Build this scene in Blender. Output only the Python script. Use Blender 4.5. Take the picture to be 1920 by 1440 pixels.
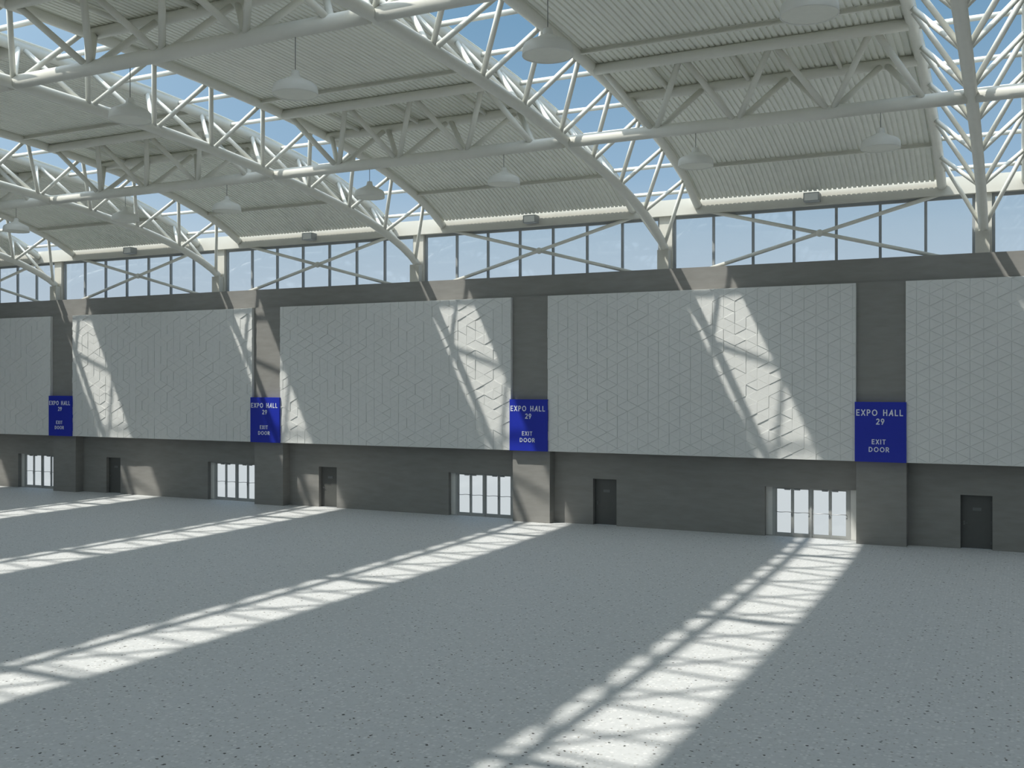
import bpy, math, random
from mathutils import Vector
random.seed(7)
for o in list(bpy.data.objects):
    bpy.data.objects.remove(o)
SC = bpy.context.scene
COL = SC.collection

# ------------------------------------------------------------ camera, sky, sun
TH = 0.4590
CAMY = -43.784
cam_d = bpy.data.cameras.new('camera'); cam = bpy.data.objects.new('camera', cam_d); COL.objects.link(cam)
cam.location = (0, CAMY, 6.522); cam.rotation_euler = (math.pi/2, 0, TH)
cam_d.sensor_width = 36; cam_d.lens = 36*1929.3/1920; cam_d.clip_end = 500; cam_d.shift_y = -0.0004
SC.camera = cam

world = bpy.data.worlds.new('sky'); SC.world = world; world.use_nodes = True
nt = world.node_tree; nt.nodes.clear()
wo = nt.nodes.new('ShaderNodeOutputWorld'); bg = nt.nodes.new('ShaderNodeBackground')
tc = nt.nodes.new('ShaderNodeTexCoord'); sp = nt.nodes.new('ShaderNodeSeparateXYZ')
mr = nt.nodes.new('ShaderNodeMapRange'); mr.inputs[1].default_value = -1; mr.inputs[2].default_value = 1
rp = nt.nodes.new('ShaderNodeValToRGB')
nt.links.new(tc.outputs['Generated'], sp.inputs[0]); nt.links.new(sp.outputs['Z'], mr.inputs[0])
nt.links.new(mr.outputs[0], rp.inputs[0]);  nt.links.new(bg.outputs[0], wo.inputs[0])
cr = rp.color_ramp
stops = [(-1, (.55, .58, .58)), (-.02, (.70, .75, .78)), (.012, (.64, .71, .765)), (.07, (.54, .64, .745)), (.139, (.44, .572, .70)),
         (.196, (.30, .46, .63)), (.34, (.165, .325, .50)), (.6, (.115, .24, .42)), (1, (.08, .17, .33))]
while len(cr.elements) < len(stops): cr.elements.new(0.5)
for e, (z, c) in zip(cr.elements, stops):
    e.position = (z+1)/2; e.color = (*c, 1)
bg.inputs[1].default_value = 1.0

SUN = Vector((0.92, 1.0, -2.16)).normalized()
# wide unseen glow around the sun, added to the sky as interior fill light
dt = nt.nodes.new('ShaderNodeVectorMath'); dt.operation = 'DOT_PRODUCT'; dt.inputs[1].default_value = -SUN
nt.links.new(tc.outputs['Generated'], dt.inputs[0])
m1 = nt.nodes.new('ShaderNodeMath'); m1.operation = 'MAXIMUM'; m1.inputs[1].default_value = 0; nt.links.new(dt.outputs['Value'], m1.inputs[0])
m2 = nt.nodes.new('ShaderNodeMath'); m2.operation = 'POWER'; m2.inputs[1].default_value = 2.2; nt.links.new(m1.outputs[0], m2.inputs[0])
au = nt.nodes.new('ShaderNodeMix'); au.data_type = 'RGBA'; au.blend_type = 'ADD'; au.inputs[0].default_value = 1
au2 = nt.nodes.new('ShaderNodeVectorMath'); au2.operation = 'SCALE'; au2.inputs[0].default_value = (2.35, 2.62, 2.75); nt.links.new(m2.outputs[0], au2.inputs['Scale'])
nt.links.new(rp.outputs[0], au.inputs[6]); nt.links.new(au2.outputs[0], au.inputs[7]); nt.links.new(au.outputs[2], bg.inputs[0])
sd = bpy.data.lights.new('sun', 'SUN'); sd.energy = 4.5; sd.angle = math.radians(1.2); sd.color = (1, .965, .885)
sun = bpy.data.objects.new('sun', sd); COL.objects.link(sun)
sun.rotation_euler = SUN.to_track_quat('-Z', 'Y').to_euler(); sun.location = (-20, -40, 40)

SC.view_settings.view_transform = 'Standard'; SC.view_settings.look = 'None'
SC.view_settings.gamma = 1; SC.view_settings.use_curve_mapping = False
SC.view_settings.exposure = 0.0
SC.cycles.max_bounces = 16; SC.cycles.diffuse_bounces = 10; SC.cycles.transparent_max_bounces = 16

# ------------------------------------------------------------ dimensions
XC, B = -1.2953, 12.8938          # axis of the rightmost arch truss, spacing of the arches
X0, P = -5.037, 15.6             # axis of the rightmost pier, spacing of the piers
MID = -22.731                     # middle of the hall
YF = 2*MID                       # front wall
W = 1.5                          # half width of an arch truss
XL, XR = -76.0, 21.0             # end walls
YR = .567                        # recessed lower wall
ZB, ZPT, ZS, ZF, ZFT = 3.377, 10.608, 11.60, 13.97, 14.67
FY = .25                         # front of the cream beam

def lerp(tab, s):
    for (a, za), (b, zb) in zip(tab, tab[1:]):
        if s <= b: return za+(zb-za)*(s-a)/(b-a)
    return tab[-1][1]
TOP = [(-0.752, 14.043), (-0.25, 14.344), (0.756, 14.847), (1.762, 15.249), (3.12, 15.652), (4.447, 15.984), (5.885, 16.255), (7.404, 16.476), (8.902, 16.657), (10.421, 16.808), (11.819, 16.929), (13.368, 17.03), (16.143, 17.15), (19.16, 17.231), (22.731, 17.261)]
BOT = [(-0.551, 12.333), (-0.25, 12.534), (0.253, 12.836), (1.008, 13.178), (1.762, 13.439), (2.707, 13.741), (4.075, 14.063), (5.583, 14.354), (8.5, 14.757), (11.467, 15.058), (14.333, 15.29), (17.149, 15.43), (19.965, 15.511), (22.731, 15.551)]
def smooth(tab, s, h=.45):
    return (lerp(tab, max(tab[0][0], s-h))+lerp(tab, s)*2+lerp(tab, min(tab[-1][0], s+h)))/4 if s > h else lerp(tab, s)
def fold(y):
    s = -y
    return s if s <= -MID else -YF-s
def ztop(y): return smooth(TOP, fold(y))
def zbot(y): return smooth(BOT, fold(y))

# ------------------------------------------------------------ materials
def mat(name, col, rough=.6, spec=.3, noise=None, bump=None, metallic=0):
    m = bpy.data.materials.new(name); m.use_nodes = True
    n = m.node_tree.nodes; l = m.node_tree.links; b = n['Principled BSDF']
    b.inputs['Base Color'].default_value = (*col, 1); b.inputs['Roughness'].default_value = rough
    b.inputs['Specular IOR Level'].default_value = spec; b.inputs['Metallic'].default_value = metallic
    t = n.new('ShaderNodeTexCoord'); mp = n.new('ShaderNodeMapping'); l.new(t.outputs['Object'], mp.inputs[0])
    if noise:
        sc, amt, stretch = noise
        mp.inputs['Scale'].default_value = stretch
        nz = n.new('ShaderNodeTexNoise'); nz.inputs['Scale'].default_value = sc; nz.inputs['Detail'].default_value = 5
        l.new(mp.outputs[0], nz.inputs['Vector'])
        r = n.new('ShaderNodeValToRGB'); l.new(nz.outputs[0], r.inputs[0])
        r.color_ramp.elements[0].position = .3; r.color_ramp.elements[1].position = .7
        r.color_ramp.elements[0].color = (*[c*(1-amt) for c in col], 1); r.color_ramp.elements[1].color = (*[min(1, c*(1+amt)) for c in col], 1)
        l.new(r.outputs[0], b.inputs['Base Color'])
        if bump:
            bp = n.new('ShaderNodeBump'); bp.inputs['Strength'].default_value = bump; bp.inputs['Distance'].default_value = .02
            l.new(nz.outputs[0], bp.inputs['Height']); l.new(bp.outputs[0], b.inputs['Normal'])
    return m

M_STEEL = mat('white_painted_steel', (.77, .765, .70), .42, .45, (3, .02, (1, 1, 1)))
M_DECK = mat('ribbed_metal_deck', (.85, .855, .79), .5, .4, (6, .04, (1, .15, 1)))
M_FASCIA = mat('cream_fascia', (.64, .625, .56), .6, .3, (2, .02, (1, 1, 1)))
M_COLUMN = mat('pale_concrete', (.62, .605, .545), .7, .25, (4, .03, (1, 1, 1)))
M_DARK = mat('grey_plaster', (.268, .264, .25), .8, .2, (2.2, .07, (.5, .5, 2.2)), .25)
M_PANEL = mat('pale_wall_tile', (.715, .725, .71), .55, .35, (5, .02, (1, 1, 1)))
M_DOOR = mat('dark_door_paint', (.10, .103, .098), .5, .4, (5, .03, (1, 1, 1)))
M_FRAME = mat('grey_window_frame', (.34, .36, .37), .5, .4, (5, .02, (1, 1, 1)))
M_ALU = mat('aluminium_frame', (.40, .41, .40), .45, .5, (5, .02, (1, 1, 1)))
M_WHITE = mat('white_side_panel', (.72, .72, .69), .5, .3, (5, .02, (1, 1, 1)))
M_BLUE = mat('blue_sign_face', (.012, .028, .40), .45, .4, (5, .02, (1, 1, 1)))
M_LET = mat('white_lettering', (.75, .78, .86), .5, .3, (9, .01, (1, 1, 1)))
M_LAMP = mat('lamp_enamel', (.78, .78, .73), .38, .5, (5, .02, (1, 1, 1)))
M_DIFF = mat('lamp_diffuser', (.82, .82, .74), .6, .3, (5, .02, (1, 1, 1)))
M_CORD = mat('grey_cord', (.25, .26, .25), .6, .3, (5, .02, (1, 1, 1)))
M_BOX = mat('grey_light_housing', (.92, .93, .91), .5, .4, (5, .02, (1, 1, 1)))
M_METAL = mat('brushed_metal', (.35, .36, .37), .35, .6, (9, .02, (1, 1, 1)), None, .6)
M_PLATE = mat('dull_plate', (.15, .155, .16), .4, .5, (9, .02, (1, 1, 1)))
M_HANDLE = mat('dark_metal', (.16, .16, .165), .35, .6, (9, .02, (1, 1, 1)), None, .5)

def glass(name, tint, refl):
    m = bpy.data.materials.new(name); m.use_nodes = True
    n = m.node_tree.nodes; l = m.node_tree.links; n.clear()
    o = n.new('ShaderNodeOutputMaterial'); mx = n.new('ShaderNodeMixShader'); tr = n.new('ShaderNodeBsdfTransparent')
    gl = n.new('ShaderNodeBsdfGlossy'); gl.inputs['Roughness'].default_value = .03; lw = n.new('ShaderNodeLayerWeight'); lw.inputs[0].default_value = .5; fr = n.new('ShaderNodeMath'); fr.operation = 'POWER'; fr.inputs[1].default_value = 3; l.new(lw.outputs['Facing'], fr.inputs[0])
    mu = n.new('ShaderNodeMath'); mu.operation = 'MULTIPLY_ADD'; mu.inputs[1].default_value = refl; mu.inputs[2].default_value = .035
    tr.inputs[0].default_value = (*tint, 1)
    l.new(fr.outputs[0], mu.inputs[0]); l.new(mu.outputs[0], mx.inputs[0]); l.new(tr.outputs[0], mx.inputs[1]); l.new(gl.outputs[0], mx.inputs[2])
    l.new(mx.outputs[0], o.inputs[0]); return m
M_GLASS = glass('clear_window_glass', (.955, .965, .965), .35)
M_DGLASS = glass('clear_door_glass', (.96, .97, .97), .25)

def floor_mat():
    m = bpy.data.materials.new('speckled_terrazzo'); m.use_nodes = True
    n = m.node_tree.nodes; l = m.node_tree.links; b = n['Principled BSDF']
    b.inputs['Roughness'].default_value = .55; b.inputs['Specular IOR Level'].default_value = .3
    t = n.new('ShaderNodeTexCoord')
    base = (.60, .615, .62)
    nz = n.new('ShaderNodeTexNoise'); nz.inputs['Scale'].default_value = 7; nz.inputs['Detail'].default_value = 8; nz.inputs['Roughness'].default_value = .7
    l.new(t.outputs['Object'], nz.inputs['Vector'])
    r = n.new('ShaderNodeValToRGB'); r.color_ramp.elements[0].position = .3; r.color_ramp.elements[1].position = .72
    r.color_ramp.elements[0].color = (*[c*.91 for c in base], 1); r.color_ramp.elements[1].color = (*[c*1.07 for c in base], 1)
    l.new(nz.outputs[0], r.inputs[0]); cur = r.outputs[0]
    def chips(scale, dist, sel_lo, col, cur, off):
        mp = n.new('ShaderNodeMapping'); mp.inputs['Location'].default_value = (off, off*.7, 0); l.new(t.outputs['Object'], mp.inputs[0])
        wn = n.new('ShaderNodeTexNoise'); wn.inputs['Scale'].default_value = scale*2.5; l.new(mp.outputs[0], wn.inputs['Vector'])
        ad = n.new('ShaderNodeVectorMath'); ad.operation = 'MULTIPLY_ADD'; ad.inputs[1].default_value = (.35/scale,)*3
        l.new(wn.outputs['Color'], ad.inputs[0]); l.new(mp.outputs[0], ad.inputs[2])
        v = n.new('ShaderNodeTexVoronoi'); v.voronoi_dimensions = '2D'; v.inputs['Scale'].default_value = scale; l.new(ad.outputs[0], v.inputs['Vector'])
        c = n.new('ShaderNodeMath'); c.operation = 'LESS_THAN'; c.inputs[1].default_value = dist; l.new(v.outputs['Distance'], c.inputs[0])
        s = n.new('ShaderNodeSeparateColor'); l.new(v.outputs['Color'], s.inputs[0])
        g = n.new('ShaderNodeMath'); g.operation = 'GREATER_THAN'; g.inputs[1].default_value = sel_lo; l.new(s.outputs[0], g.inputs[0])
        mu = n.new('ShaderNodeMath'); mu.operation = 'MULTIPLY'; l.new(c.outputs[0], mu.inputs[0]); l.new(g.outputs[0], mu.inputs[1])
        mx = n.new('ShaderNodeMix'); mx.data_type = 'RGBA'; l.new(mu.outputs[0], mx.inputs[0]); l.new(cur, mx.inputs[6]); mx.inputs[7].default_value = (*col, 1)
        return mx.outputs[2]
    cur = chips(9, .34, .72, (.70, .71, .71), cur, 3)
    cur = chips(13, .30, .80, (.53, .545, .54), cur, 11)
    cur = chips(7, .15, .9, (.40, .40, .385), cur, 5)
    cur = chips(3.4, .085, .76, (.07, .07, .065), cur, 1)
    cur = chips(5.5, .09, .88, (.16, .125, .09), cur, 8)
    l.new(cur, b.inputs['Base Color']); return m
M_FLOOR = floor_mat()

# ------------------------------------------------------------ mesh helpers
class MB:
    def __init__(s): s.v = []; s.f = []; s.sm = []
    def add(s, vs, fs, smooth=False):
        k = len(s.v); s.v += [tuple(v) for v in vs]; s.f += [tuple(i+k for i in f) for f in fs]
        s.sm += ([smooth]*len(fs) if isinstance(smooth, bool) else smooth)
    def box(s, x0, x1, y0, y1, z0, z1, ch=0):
        if ch <= 0:
            vs = [(x, y, z) for x in (x0, x1) for y in (y0, y1) for z in (z0, z1)]
            s.add(vs, [(0, 1, 3, 2), (4, 6, 7, 5), (0, 4, 5, 1), (2, 3, 7, 6), (0, 2, 6, 4), (1, 5, 7, 3)])
        else:   # vertical edges chamfered
            pts = [(x0+ch, y0), (x1-ch, y0), (x1, y0+ch), (x1, y1-ch), (x1-ch, y1), (x0+ch, y1), (x0, y1-ch), (x0, y0+ch)]
            s.prism(pts, z0, z1)
    def prism(s, pts, z0, z1):
        n = len(pts)
        s.add([(x, y, z0) for x, y in pts]+[(x, y, z1) for x, y in pts],
              [(i, (i+1) % n, n+(i+1) % n, n+i) for i in range(n)]+[tuple(range(n))[::-1], tuple(range(n, 2*n))])
    def sweep(s, path, r, n=16, caps=True):
        path = [Vector(p) for p in path]; rings = []
        ref = Vector((0, 0, 1))
        for i, p in enumerate(path):
            d = (path[min(i+1, len(path)-1)]-path[max(i-1, 0)]).normalized()
            u = d.cross(ref)
            if u.length < .05: u = d.cross(Vector((1, 0, 0)))
            u.normalize(); w = u.cross(d)
            rings.append([p+(u*math.cos(2*math.pi*k/n)+w*math.sin(2*math.pi*k/n))*r for k in range(n)])
        vs = [v for g in rings for v in g]; fs = []
        for i in range(len(path)-1):
            for k in range(n): fs.append((i*n+k, i*n+(k+1) % n, (i+1)*n+(k+1) % n, (i+1)*n+k))
        sm = [True]*len(fs)
        if caps: fs += [tuple(range(n))[::-1], tuple(range(len(vs)-n, len(vs)))]; sm += [False, False]
        s.add(vs, fs, sm)
    def lathe(s, prof, n=32, c=(0, 0, 0)):
        vs = [(c[0]+r*math.cos(2*math.pi*k/n), c[1]+r*math.sin(2*math.pi*k/n), c[2]+z) for r, z in prof for k in range(n)]
        fs = [(i*n+k, i*n+(k+1) % n, (i+1)*n+(k+1) % n, (i+1)*n+k) for i in range(len(prof)-1) for k in range(n)]
        s.add(vs, fs, True)
    def build(s, name, m, parent=None, origin=None):
        me = bpy.data.meshes.new(name)
        vs = s.v if origin is None else [(v[0]-origin[0], v[1]-origin[1], v[2]-origin[2]) for v in s.v]
        me.from_pydata(vs, [], s.f); me.update()
        me.polygons.foreach_set('use_smooth', s.sm)
        me.materials.append(m)
        o = bpy.data.objects.new(name, me); COL.objects.link(o)
        if parent is not None: o.parent = parent
        if origin is not None: o.location = origin
        return o

def tag(o, label=None, cat=None, group=None, kind=None):
    if label: o['label'] = label
    if cat: o['category'] = cat
    if group: o['group'] = group
    if kind: o['kind'] = kind
    return o
def empty(name, loc):
    o = bpy.data.objects.new(name, None); COL.objects.link(o); o.location = loc; o.empty_display_size = .3; return o
def copy_tree(o, parent=None, drop=()):
    c = o.copy(); COL.objects.link(c)
    if parent is not None: c.parent = parent
    for ch in list(o.children): copy_tree(ch, c)
    return c
def box(name, m, parent, *a, ch=0):
    b = MB(); b.box(*a, ch=ch); return b.build(name, m, parent)
def tube(name, m, parent, p, q, r, n=14):
    b = MB(); b.sweep([p, q], r, n); return b.build(name, m, parent)

# ------------------------------------------------------------ the setting
fb = MB(); fb.box(XL, XR, YF-.4, 1.0, -.3, 0)
tag(fb.build('floor', M_FLOOR), 'pale grey speckled terrazzo floor of the empty hall', 'floor', kind='structure')

piers = list(range(-4, 2))
# lower recessed wall with door openings: glass doors left of each pier, a metal door right of each pier
openings = []
for i in piers:
    c = X0+i*P
    openings.append((c-4.79, c-1.02, 2.115)); openings.append((c+2.905, c+4.055, 2.125))
openings = sorted(o for o in openings if o[0] > XL+.5 and o[1] < XR-.5)
wl = MB(); x = XL
for a, b_, h in openings:
    wl.box(x, a, YR, YR+.5, 0, ZB+.1); wl.box(a, b_, YR, YR+.5, h, ZB+.1); x = b_
wl.box(x, XR, YR, YR+.5, 0, ZB+.1)
wl.box(XL, XR, -.04, 1.2, ZB+.02, ZPT+.02)          # upper wall behind the tile fields
tag(wl.build('wall_back', M_DARK), 'dark grey plaster wall with the doors at its foot', 'wall', kind='structure')
tr = MB(); tr.box(XL, XR, .05, 1.2, ZPT, ZS)
tag(tr.build('trim_1', M_DARK), 'dark grey band and sill running below the high windows', 'wall trim', kind='structure')
tr = MB(); tr.box(XL, XR, FY, FY+.62, ZF, ZFT)
tag(tr.build('trim_2', M_FASCIA), 'cream beam running above the high windows', 'wall trim', kind='structure')
wf = MB(); wf.box(XL, XR, YF-.5, YF, 0, ZS); wf.box(XL, XR, YF-.5, YF-.02, ZF, ZFT)
tag(wf.build('wall_front', M_DARK), 'dark grey wall behind the viewer', 'wall', kind='structure')
for nm, xa, xb in (('wall_left', XL-.5, XL), ('wall_right', XR, XR+.5)):
    q = MB(); q.box(xa, xb, YF-.5, 1.1, 0, 17.6)
    tag(q.build(nm, M_DARK), 'dark grey end wall of the hall, '+('far left' if xa < 0 else 'right'), 'wall', kind='structure')

ORD = {0: 'rightmost', -1: 'second from the right', -2: 'third from the right', -3: 'fourth from the right', -4: 'fifth from the right', -5: 'sixth from the right'}

# ------------------------------------------------------------ piers, tile fields, signs
PLAB = {0: 'grey pier under the rightmost blue sign, wholly in shade',
        -1: 'grey pier under the second blue sign from the right, lit by a patch of sun',
        -2: 'grey pier under the third blue sign from the right, beside the sunlit metal door',
        -3: 'small distant grey pier under the leftmost blue sign'}
for i in piers[1:5]:
    c = X0+i*P
    o = MB(); o.box(-.966, .966, 0, YR+.05, 0, ZB+.02, ch=.012)
    ob = o.build('wall_pier', M_DARK); ob.location = (c, 0, 0)
    tag(ob, PLAB[i], 'pier', 'grey piers between the wall bays')

def clip(poly, x0, x1, z0, z1):
    for ax, lim, s in ((0, x0, 1), (0, x1, -1), (1, z0, 1), (1, z1, -1)):
        out = []
        for k in range(len(poly)):
            p, q = poly[k-1], poly[k]; a = s*(p[ax]-lim); b_ = s*(q[ax]-lim)
            if (a > 0) != (b_ > 0):
                t = a/(a-b_); out.append((p[0]+(q[0]-p[0])*t, p[1]+(q[1]-p[1])*t))
            if b_ > 0: out.append(q)
        poly = out
        if len(poly) < 3: return []
    return poly
def area(p): return abs(sum(p[k-1][0]*p[k][1]-p[k][0]*p[k-1][1] for k in range(len(p))))/2
def tile_field(x0, x1, z0, z1):
    m = MB(); m.box(x0, x1, -.200, -.04, z0, z1)
    dx, dz = .4832, .477
    n0 = int((x0+9.967)//dx)-1; n1 = int((x1+9.967)//dx)+2
    for n in range(n0, n1):
        xa = -9.967+n*dx; xb = xa+dx
        off = 0 if n % 2 == 0 else dz/2
        za = 6.233+off-12*dz-dz
        offb = dz/2 if n % 2 == 0 else -dz/2
        k = 0
        while za+k*dz < z1+dz:
            a = za+k*dz; b_ = a+offb
            for tri in (((xa, a), (xb, b_), (xa, a+dz)), ((xb, b_), (xb, b_+dz), (xa, a+dz))) if offb > 0 else (((xa, a), (xb, b_), (xb, b_+dz)), ((xa, a), (xb, b_+dz), (xa, a+dz))):
                p = clip(list(tri), x0, x1, z0, z1)
                if len(p) < 3 or area(p) < .004: continue
                cx = sum(v[0] for v in p)/len(p); cz = sum(v[1] for v in p)/len(p)
                h = -.205-random.choice((0, .007, .014, .021, .028))*1.1
                tx, tz = random.uniform(-.010, .010), random.uniform(-.010, .010)
                def ins(v, d):
                    L = math.hypot(v[0]-cx, v[1]-cz); f = max(.2, 1-d/L); return (cx+(v[0]-cx)*f, cz+(v[1]-cz)*f)
                o1 = [ins(v, .002) for v in p]; o2 = [ins(v, .016) for v in p]; N = len(p)
                vs = [(v[0], -.199, v[1]) for v in o1]+[(v[0], h+.006, v[1]) for v in o1]+[(v[0], h+tx*(v[0]-cx)+tz*(v[1]-cz), v[1]) for v in o2]
                fs = [(j, (j+1) % N, N+(j+1) % N, N+j) for j in range(N)]+[(N+j, N+(j+1) % N, 2*N+(j+1) % N, 2*N+j) for j in range(N)]+[tuple(range(2*N, 3*N))]
                m.add(vs, fs)
            k += 1
    return m
TLAB = {0: 'pale triangular tile field cut by the right edge, all in shade',
        -1: 'pale triangular tile field between the two nearest blue signs, right of centre',
        -2: 'pale triangular tile field left of the second blue sign from the right',
        -3: 'pale triangular tile field between the two farthest blue signs',
        -4: 'narrow visible strip of triangular tiles at the far left edge'}
for i in range(-4, 1):
    x0 = X0+i*P+.948; x1 = X0+(i+1)*P-.948
    if i == 0: x1 = X0+P-.948
    m = tile_field(x0, x1, ZB, ZPT-.01)
    o = m.build('tiled_wall_panel', M_PANEL, origin=((x0+x1)/2, -.04, ZB))
    tag(o, TLAB[i], 'wall panel', 'triangular tile fields on the wall')

# letters drawn as strokes in a unit-high box: (width, strokes)
def arc(cx, cy, rx, ry, a0, a1, n=18):
    return [(cx+rx*math.cos(math.radians(a0+(a1-a0)*k/n)), cy+ry*math.sin(math.radians(a0+(a1-a0)*k/n))) for k in range(n+1)]
LET = {'E': (.52, [[(0, 0), (0, 1)], [(0, 1), (.48, 1)], [(0, .5), (.42, .5)], [(0, 0), (.48, 0)]]),
       'X': (.66, [[(0, 0), (.62, 1)], [(0, 1), (.62, 0)]]),
       'P': (.56, [[(0, 0), (0, 1)], [(0, 1), (.27, 1)]+arc(.27, .73, .25, .27, 90, -90)+[(0, .46)]]),
       'O': (.86, [arc(.43, .5, .43, .5, 0, 360, 30)]),
       'H': (.62, [[(0, 0), (0, 1)], [(.6, 0), (.6, 1)], [(0, .5), (.6, .5)]]),
       'A': (.72, [[(0, 0), (.5, 1)], [(.5, 1), (.68, 0)], [(.16, .3), (.62, .3)]]),
       'L': (.48, [[(0, 1), (0, 0)], [(0, 0), (.44, 0)]]),
       'I': (.06, [[(0, 0), (0, 1)]]),
       'T': (.58, [[(.29, 0), (.29, 1)], [(0, 1), (.58, 1)]]),
       'D': (.68, [[(0, 0), (0, 1)], [(0, 1), (.2, 1)]+arc(.2, .5, .46, .5, 90, -90)+[(0, 0)]]),
       'R': (.58, [[(0, 0), (0, 1)], [(0, 1), (.27, 1)]+arc(.27, .73, .25, .27, 90, -90)+[(0, .46)], [(.25, .46), (.56, 0)]]),
       '2': (.58, [arc(.28, .72, .27, .28, 160, -35)+[(0, 0)], [(0, 0), (.56, 0)]]),
       '9': (.58, [arc(.29, .7, .27, .3, 0, 360, 24), [(.55, .62), (.2, 0)]]), ' ': (.42, [])}
def word(s, x0, x1, z0, h, y, t, parent):
    gap = .46; tot = sum(LET[c][0] for c in s)+gap*(len(s)-1); sx = (x1-x0)/tot; x = x0; k = 0
    for c in s:
        w, st = LET[c]; mb = MB()
        for line in st:
            pts = [(x+px*sx, z0+t/2+pz*(h-t)) for px, pz in line]
            for a, b_ in zip(pts, pts[1:]):
                d = Vector((b_[0]-a[0], b_[1]-a[1])); L = d.length
                if L < 1e-5: continue
                d /= L; nrm = Vector((-d.y, d.x))*t/2; e = d*t*(.5 if len(pts) == 2 else .12)
                q = [Vector(a)-e-nrm, Vector(b_)+e-nrm, Vector(b_)+e+nrm, Vector(a)-e+nrm]
                k += 1; yy = y-.012-.0004*(k % 7)
                mb.add([(v.x, y, v.y) for v in q]+[(v.x, yy, v.y) for v in q],
                       [(0, 1, 2, 3), (7, 6, 5, 4), (0, 4, 5, 1), (1, 5, 6, 2), (2, 6, 7, 3), (3, 7, 4, 0)])
        if c != ' ': mb.build('letter', M_LET, parent)['label'] = 'white letter ' + c if c.isalpha() else 'white digit ' + c
        x += (w+gap)*sx
SLAB = {0: 'blue EXPO HALL 29 sign, rightmost and largest, fully in shade',
        -1: 'blue EXPO HALL 29 sign right of centre, sunlit on its left half',
        -2: 'blue EXPO HALL 29 sign left of centre, sunlit on its right half',
        -3: 'small distant blue EXPO HALL 29 sign, leftmost of the four'}
sg = empty('exit_sign', (X0, -.31, ZB))
f_ = box('board', M_BLUE, sg, -.978, .978, 0, .27, -.004, 2.406)
for txt, xa, xb, z, hh, st in (('EXPO HALL', -.90, .845, 1.85, .255, .041), ('29', -.14, .14, 1.50, .245, .041),
                              ('EXIT', -.305, .19, .71, .20, .034), ('DOOR', -.42, .325, .40, .20, .034)):
    word(txt, xa, xb, z, hh, 0, st, sg)
for i in (0, -1, -2, -3):
    o = sg if i == 0 else copy_tree(sg)
    o.location.x = X0+i*P
    tag(o, SLAB[i], 'sign', 'blue exit signs on the piers')

# ------------------------------------------------------------ glazed exit doors and metal doors
def glass_door():
    r = empty('door_1', (0, YR, 0)); y = .21
    fr = MB()
    fr.box(-4.51, -4.39, y, y+.12, 0, 2.115); fr.box(-1.415, -1.30, y, y+.12, 0, 2.115); fr.box(-2.945, -2.865, y-.01, y+.12, 0, 2.08)
    fr.box(-4.39, -1.415, y+.01, y+.12, 2.055, 2.115); fr.box(-4.79, -1.02, y, y+.16, 0, .035)
    fr.build('door_frame', M_ALU, r)
    for a, b_ in ((-4.785, -4.51), (-1.30, -1.025)): box('side_panel', M_WHITE, r, a, b_, y+.015, y+.09, .035, 2.11)
    for k, (a, b_) in enumerate(((-4.385, -3.675), (-3.67, -2.95), (-2.86, -2.12), (-2.115, -1.42))):
        st = .062
        lf = MB(); lf.box(a, a+st, y+.03, y+.08, .04, 2.05); lf.box(b_-st, b_, y+.03, y+.08, .04, 2.05)
        lf.box(a+st, b_-st, y+.03, y+.08, .04, .16); lf.box(a+st, b_-st, y+.03, y+.08, 2.02, 2.05)
        L = lf.build('door_leaf', M_ALU, r)
        box('pane', M_DGLASS, L, a+st, b_-st, y+.05, y+.06, .16, 2.02)
        pb = MB(); n = 9
        pb.sweep([(a+.03+(b_-a-.06)*j/n, y-.035-.02*math.sin(math.pi*j/n), 1.045-.012*math.sin(2*math.pi*j/n)) for j in range(n+1)], .014, 8)
        for q in (a+.035, b_-.035): pb.sweep([(q, y+.03, 1.045), (q, y-.04, 1.045)], .016, 8)
        pb.build('push_bar', M_METAL, L)
        hx = a+.08 if k % 2 else b_-.33
        box('door_closer', M_METAL, L, hx, hx+.25, y-.02, y+.03, 1.985, 2.04)
        if k % 2 == 0: box('lock_plate', M_METAL, L, b_-.05, b_-.01, y+.005, y+.03, .88, 1.0)
    return r
def metal_door():
    r = empty('door_2', (0, YR, 0)); y = .205
    fr = MB(); fr.box(2.905, 2.945, y, y+.1, 0, 2.125); fr.box(4.015, 4.055, y, y+.1, 0, 2.125); fr.box(2.945, 4.015, y, y+.1, 2.085, 2.125)
    fr.build('door_frame', M_DOOR, r)
    L = box('door_leaf', M_DOOR, r, 2.943, 4.017, y+.02, y+.07, .01, 2.08)
    box('name_plate', M_PLATE, L, 3.34, 3.65, y-.004, y+.02, 1.50, 1.62)
    h = MB(); h.box(3.0, 3.06, y+.01, y+.02, .92, 1.08); h.sweep([(3.03, y+.02, 1.01), (3.03, y-.04, 1.01)], .012, 8); h.sweep([(3.02, y-.04, 1.01), (3.16, y-.04, 1.005)], .012, 8)
    h.build('door_handle', M_HANDLE, L)
    for z in (.25, 1.05, 1.85): tube('hinge', M_HANDLE, L, (4.012, y+.01, z-.06), (4.012, y+.01, z+.06), .014, 8)
    return r
gd = glass_door(); md = metal_door()
nd = 1
for i in (0, -1, -2, -3, -4):
    for proto, lab in ((gd, 'glazed exit doors'), (md, 'dark metal door')):
        if proto is gd and i == -4: continue
        if proto is md and i == -4: continue
        o = proto if i == 0 else copy_tree(proto)
        o.location.x = X0+i*P; o.name = 'door_%d' % nd; nd += 1
        where = {0: 'rightmost', -1: 'second from the right', -2: 'third from the right', -3: 'farthest left'}[i]
        tag(o, '%s at the foot of the dark wall, %s of its kind' % (('four-leaf '+lab if proto is gd else lab), where), 'door', None, 'structure')
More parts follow.
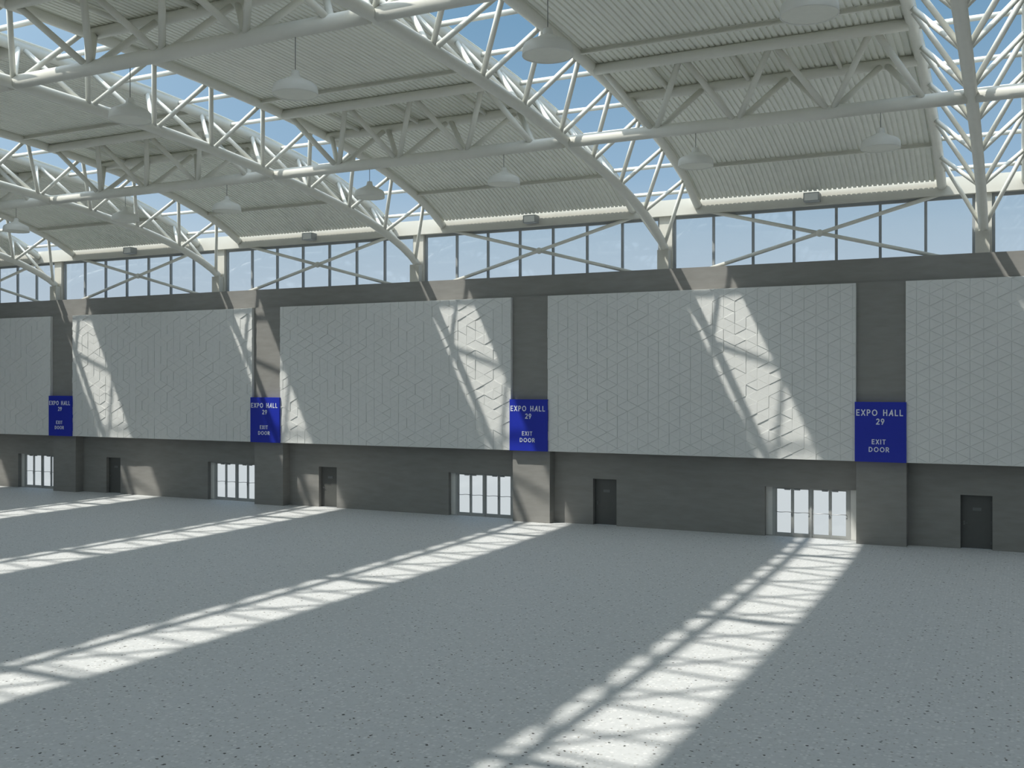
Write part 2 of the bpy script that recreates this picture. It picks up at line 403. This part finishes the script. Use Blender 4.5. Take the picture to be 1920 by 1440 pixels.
# closing panel behind openings that lie outside the picture
bk = MB()
for a, b_, h in openings:
    if b_ < X0-3*P-5 or a > X0+5: bk.box(a-.02, b_+.02, YR+.3, YR+.4, 0, h+.02)
tag(bk.build('trim_3', M_DOOR), 'plain dark closing boards in the doorways outside the picture', 'wall trim', kind='structure')

# ------------------------------------------------------------ high windows, columns, braces, fascia lights
def window():
    r = empty('window_1', (0, FY+.30, ZS))
    H = ZF-ZS
    fr = MB(); x0, x1 = .29, B-.29
    fr.box(x0, x1, .02, .12, H-.13, H+.02); fr.box(x0, x1, .02, .12, 0, .06)
    fr.box(x0, x0+.12, .02, .12, 0, H); fr.box(x1-.12, x1, .02, .12, 0, H)
    fr.build('window_frame', M_FRAME, r)
    xs = [x0+.12]+[.39+1.7315*k for k in range(1, 7)]+[x1-.12]
    for k in range(1, 7): box('mullion', M_FRAME, r, xs[k]-.052, xs[k]+.052, .0, .12, .05, H-.12)
    for k in range(7): box('pane', M_GLASS, r, xs[k]+(.05 if k else 0), xs[k+1]-(.05 if k < 6 else 0), .06, .072, .06, H-.13)
    return r
wn = window(); wi = 1
for k in range(0, -6, -1):
    # bay k lies right of arch k
    o = wn if k == 0 else copy_tree(wn)
    o.location.x = XC+k*B; o.name = 'window_%d' % wi; wi += 1
    tag(o, 'high strip window of seven panes, bay '+('cut by the right edge' if k == 0 else ORD[k+1]+' seen whole' if k > -5 else 'at the far left'), 'window', None, 'structure')
for k in (-6, 1):
    o = copy_tree(wn); o.location.x = XC+k*B; o.name = 'window_%d' % wi; wi += 1
    if k == 1:
        for ch in list(o.children):
            pass
    tag(o, 'high strip window of seven panes beyond the picture', 'window', None, 'structure')

col0 = empty('concrete_column', (0, FY+.155, ZS))
sh = MB(); sh.box(-.30, .30, 0, .42, 0, ZF-ZS+.0, ch=.01); sh.build('shaft', M_COLUMN, col0)
pd = MB(); pd.box(-.285, .245, -.36, -.0, 0, .86, ch=.015); pd.build('pedestal', M_COLUMN, col0)
CLAB = {0: 'pale column behind the rightmost arch truss', -1: 'pale column at the foot of the second arch truss from the right',
        -2: 'pale column at the foot of the arch truss near the centre', -3: 'pale column at the foot of the fourth arch truss from the right',
        -4: 'small distant pale column at the foot of the leftmost visible arch truss', -5: 'pale column beyond the left edge'}
for k in (0, -1, -2, -3, -4):
    o = col0 if k == 0 else copy_tree(col0)
    o.location.x = XC+k*B
    tag(o, CLAB[k], 'column', 'pale columns between the high windows')

br = empty('cross_brace', (B/2+.22, FY+.17, 12.805))
sl = .2665
def bt(p, q): tube('brace_tube', M_STEEL, br, p, q, .082, 14)
bt((-4.75, 0, -4.75*sl), (4.72, 0, 4.72*sl))
bt((-4.72, 0.0, 4.72*sl), (-.1, 0, .1*sl)); bt((.1, 0, -.1*sl), (4.75, 0, -4.75*sl))
hb = MB(); hb.lathe([(.155*math.sin(math.pi*j/12), -.155*math.cos(math.pi*j/12)) for j in range(13)], 20); hb.build('hub', M_STEEL, br)
BL = {0: 'white steel cross brace before the window cut by the right edge', -1: 'white steel cross brace before the largest whole window, below the rightmost roof vault',
      -2: 'white steel cross brace before the window right of centre', -3: 'white steel cross brace before the window left of centre',
      -4: 'white steel cross brace before the distant window on the left', -5: 'smallest white steel cross brace at the far left edge'}
for k in (-1, -2, -3, -4, -5):
    o = br if k == -1 else copy_tree(br)
    o.location.x = XC+k*B+B/2+.22
    tag(o, BL[k], 'brace', 'cross braces before the high windows')

bx = empty('fascia_light', (B/2-.02, FY, 14.07))
h = MB(); x0, x1, y0, z1, t = -.31, .31, -.44, .36, .03
h.box(x0, x1, y0+.03, -.002, 0, z1); h.box(x0, x1, y0, y0+.03, 0, t); h.box(x0, x1, y0, y0+.03, z1-t, z1); h.box(x0, x0+t, y0, y0+.03, t, z1-t); h.box(x1-t, x1, y0, y0+.03, t, z1-t)
h.build('housing', M_FRAME, bx)
box('lens', M_BOX, bx, x0+t, x1-t, y0+.018, y0+.028, t, z1-t)
for k, w_ in ((-1, 'below the rightmost roof vault'), (-2, 'right of centre above the window'), (-3, 'left of centre above the window'), (-4, 'smallest, above the distant left window')):
    o = bx if k == -1 else copy_tree(bx)
    o.location.x = XC+k*B+B/2-.02
    tag(o, 'grey box light on the cream beam, '+w_, 'light', 'box lights on the cream beam')

# ------------------------------------------------------------ roof vaults
def deck():
    w = B-2*(W-.17); n = int(round(w/.1965)); pit = w/n
    prof_b, prof_t = [], []
    for k in range(n):
        x = -w/2+k*pit; g = .028
        for xx, lo, hi in ((x, .056, .061), (x+g, .056, .061), (x+g+.007, 0, .105), (x+pit-g-.007, 0, .105), (x+pit-g, .056, .061)):
            prof_b.append((xx, lo)); prof_t.append((xx, hi))
    prof_b.append((w/2, .056)); prof_t.append((w/2, .061))
    prof = prof_b+prof_t[::-1]; N = len(prof)
    ys = [FY-.145-j*.25 for j in range(8)]
    y = ys[-1]
    while y > YF+2.2: y -= .65; ys.append(y)
    while y > YF+.3: y -= .25; ys.append(y)
    vs, fs = [], []
    for y in ys:
        z = ztop(y)+.105
        vs += [(px, y, z+pz) for px, pz in prof]
    for j in range(len(ys)-1):
        for k in range(N):
            fs.append((j*N+k, (j+1)*N+k, (j+1)*N+(k+1) % N, j*N+(k+1) % N))
    fs += [tuple(range(N)), tuple(range((len(ys)-1)*N, len(ys)*N))[::-1]]
    m = MB(); m.add(vs, fs); return m
dk = deck().build('ceiling', M_DECK)
for y in (-2.365, -13.508, -19.11, YF+19.11, YF+13.508, YF+2.365):
    m = MB(); z = ztop(y)+.10; x1 = B/2-W-.12
    m.box(-x1, x1, y-.045, y+.045, z-.012, z); m.box(-x1, x1, y+.037, y+.045, z-.15, z-.012); m.box(-x1, x1, y-.045, y+.037, z-.162, z-.15); m.box(-x1, x1, y-.045, y-.037, z-.15, z-.125)
    m.build('purlin', M_STEEL, dk)
VLAB = {1: 'ribbed roof vault beyond the picture on the right', 0: 'ribbed roof vault beyond the right edge', -1: 'ribbed roof vault at the upper right, the rightmost seen',
        -2: 'ribbed roof vault at the top centre', -3: 'ribbed roof vault left of centre', -4: 'ribbed roof vault at the left, fourth from the right',
        -5: 'small distant ribbed roof vault at the left edge', -6: 'ribbed roof vault beyond the left edge'}
for k in range(-6, 2):
    o = dk if k == -6 else copy_tree(dk)
    o.location.x = XC+k*B+B/2
    tag(o, VLAB[k], 'ceiling', 'ribbed roof vaults', 'structure')

# ------------------------------------------------------------ arch trusses
BN = [-0.058, 2.707, 5.583, 8.5, 11.437, 14.333, 17.149, 19.965, 22.731]; BN += [-YF-s for s in BN[-2::-1]]
TN = [1.561, 4.326, 7.293, 10.31, 13.227, 15.992, 18.658, 21.373]; TN += [-YF-s for s in TN[::-1]]
SN = [0.696, 2.6, 6.0, 8.601, 11.718, 14.585, 17.35, 20.066, 22.731]; SN += [-YF-s for s in SN[-2::-1]]
def arch():
    r = empty('arch_truss', (0, 0, 0))
    N = 70
    def ss(a): return [a+(-YF-2*a)*j/N for j in range(N+1)]
    ends = [-.25, -.1, .05, .2, .3, .5, .75, 1.0, 1.3, 1.7, 2.1, 2.6]
    s1 = ends+[2.6+(-YF-5.2)*j/50 for j in range(1, 50)]+[-YF-e for e in ends[::-1]]
    m = MB(); m.sweep([(0, -s, zbot(-s)) for s in s1], .182, 24); m.build('bottom_chord', M_STEEL, r)
    for sx in (-W, W):
        m = MB(); m.sweep([(sx, -s, ztop(-s)) for s in s1], .18, 20); m.build('top_chord', M_STEEL, r)
    for j, b_ in enumerate(BN):
        for t in (j-1, j):
            if 0 <= t < len(TN):
                for sx in (-1, 1):
                    p = Vector((sx*.10, -b_+(.09 if t == j-1 else -.09), zbot(-b_)+.06)); q = Vector((sx*(W-.06), -TN[t]+(-.09 if t == j-1 else .09), ztop(-TN[t])-.05))
                    tube('diagonal', M_STEEL, r, p, q, .083, 12)
    for s_ in SN: tube('cross_strut', M_STEEL, r, (-W+.1, -s_, ztop(-s_)+(.08 if 2 < fold(-s_) < 7 else 0)), (W-.1, -s_, ztop(-s_)+(.08 if 2 < fold(-s_) < 7 else 0)), .085, 12)
    return r
ALAB = {0: 'white tubular arch truss seen end-on at the right edge', -1: 'white tubular arch truss curving down right of centre',
        -2: 'white tubular arch truss curving down left of centre, third from the right', -3: 'white tubular arch truss at the left, fourth from the right',
        -4: 'small distant white tubular arch truss at the far left', -5: 'white tubular arch truss just beyond the left edge'}
at = arch()
for k in (0, -1, -2, -3, -4, -5):
    o = at if k == 0 else copy_tree(at)
    o.location.x = XC+k*B
    tag(o, ALAB[k], 'roof truss', 'white arch trusses under the roof gaps')

# ------------------------------------------------------------ cross trusses between the arches
def cross(yc):
    r = empty('cross_truss', (0, yc, 0))
    zb = 14.95 if fold(yc) < 20 else 15.551
    by = 0 if fold(yc) > 20 else (-.05 if yc > MID else .05)
    m = MB(); m.sweep([(.12, by, zb), (B-.12, by, zb)], .205, 24); m.build('bottom_chord', M_STEEL, r)
    for dy in (-1.4, 1.4):
        z = ztop(yc+dy)-.07
        m = MB(); m.sweep([(W+.1, dy, z), (B-W-.1, dy, z)], .175, 20); m.build('top_chord', M_STEEL, r)
        tops = [1.79, 4.53, 7.39, 10.31]; bots = [3.22, 5.97, 8.9, 11.67]
        for j, b_ in enumerate(bots):
            for t in (j, j+1):
                if t < 4:
                    g = .09 if t == j else -.09
                    tube('diagonal', M_STEEL, r, (b_-g, by+dy*.06, zb+.08), (tops[t]+g, dy*.955, z-.06), .1, 14)
    for x in (3.27, 6.03, 9.0):
        tube('tie', M_STEEL, r, (x, -1.35, ztop(yc-1.4)-.02), (x, 1.35, ztop(yc+1.4)-.02), .075, 12)
    return r
rows = [(-10.723, 'near the windowed wall'), (MID, 'across the middle of the hall'), (YF+10.723, 'nearest the viewer')]
BAYL = {0: 'running out of the right edge', -1: 'in the rightmost bay seen', -2: 'in the top centre bay', -3: 'in the left centre bay', -4: 'fourth bay from right', -5: 'in the far left bay'}
for y, rl in rows:
    proto = None
    for k in (0, -1, -2, -3, -4, -5):
        o = cross(y) if proto is None else copy_tree(proto)
        proto = proto or o
        o.location.x = XC+k*B
        tag(o, 'white tubular cross truss '+rl+', '+BAYL[k], 'roof truss', 'white cross trusses between the arches')

# ------------------------------------------------------------ pendant lamps
def lamp(z, zt):
    r = empty('pendant_lamp', (0, 0, z))
    s = MB(); s.lathe([(.556, .012), (.575, 0), (.577, .02), (.570, .12), (.553, .215), (.52, .262), (.46, .30), (.30, .375), (.16, .445), (.125, .47), (.118, .48)], 44)
    s.lathe([(.556, .012), (.55, .12), (.52, .22), (.30, .34), (.0, .40)], 44); s.build('lamp_shade', M_LAMP, r)
    c = MB(); c.lathe([(.125, .465), (.122, .49), (.098, .60), (.090, .615), (.03, .62), (.015, .645), (0, .645)], 24); c.build('lamp_cap', M_LAMP, r)
    d = MB(); d.lathe([(.0, .035), (.3, .028), (.53, .02), (.556, .022)], 44); d.build('diffuser', M_DIFF, r)
    tube('cord', M_CORD, r, (0, 0, .635), (0, 0, zt-z), .011, 8)
    return r
lp = {(0, 0): 'pendant lamp nearest the right edge, over the cross truss by the wall', (0, 1): 'pendant lamp hanging before the cream beam right of centre',
      }
def putlamps(y, z, zt, lst):
    proto = None
    for x, lab in lst:
        o = lamp(z, zt) if proto is None else copy_tree(proto)
        proto = proto or o
        o.location = (x, y, z)
        tag(o, lab, 'lamp', 'white bell pendant lamps')
putlamps(-10.974, 13.616, 14.706, [
    (-3.79, 'white bell pendant lamp near the right edge, above the rightmost window'),
    (-9.52, 'white bell pendant lamp in the rightmost bay, left of the other low one'),
    (-16.54, 'white bell pendant lamp just left of the arch truss right of centre'),
    (-22.28, 'white bell pendant lamp seen against blue sky near the centre'),
    (-29.32, 'distant white bell pendant lamp before ribbed deck, left of centre'),
    (-35.05, 'distant white bell pendant lamp overlapping the fourth arch truss'),
    (-42.04, 'smallest white bell pendant lamp at the left edge')])
putlamps(MID, 13.872, 15.35, [
    (-3.78, 'large white bell pendant lamp cut by the top edge, upper right'),
    (-9.51, 'large white bell pendant lamp beside blue sky at top centre'),
    (-16.56, 'white bell pendant lamp before ribbed deck at upper left of centre'),
    (-22.31, 'white bell pendant lamp at upper left, overlapping an arch truss')])
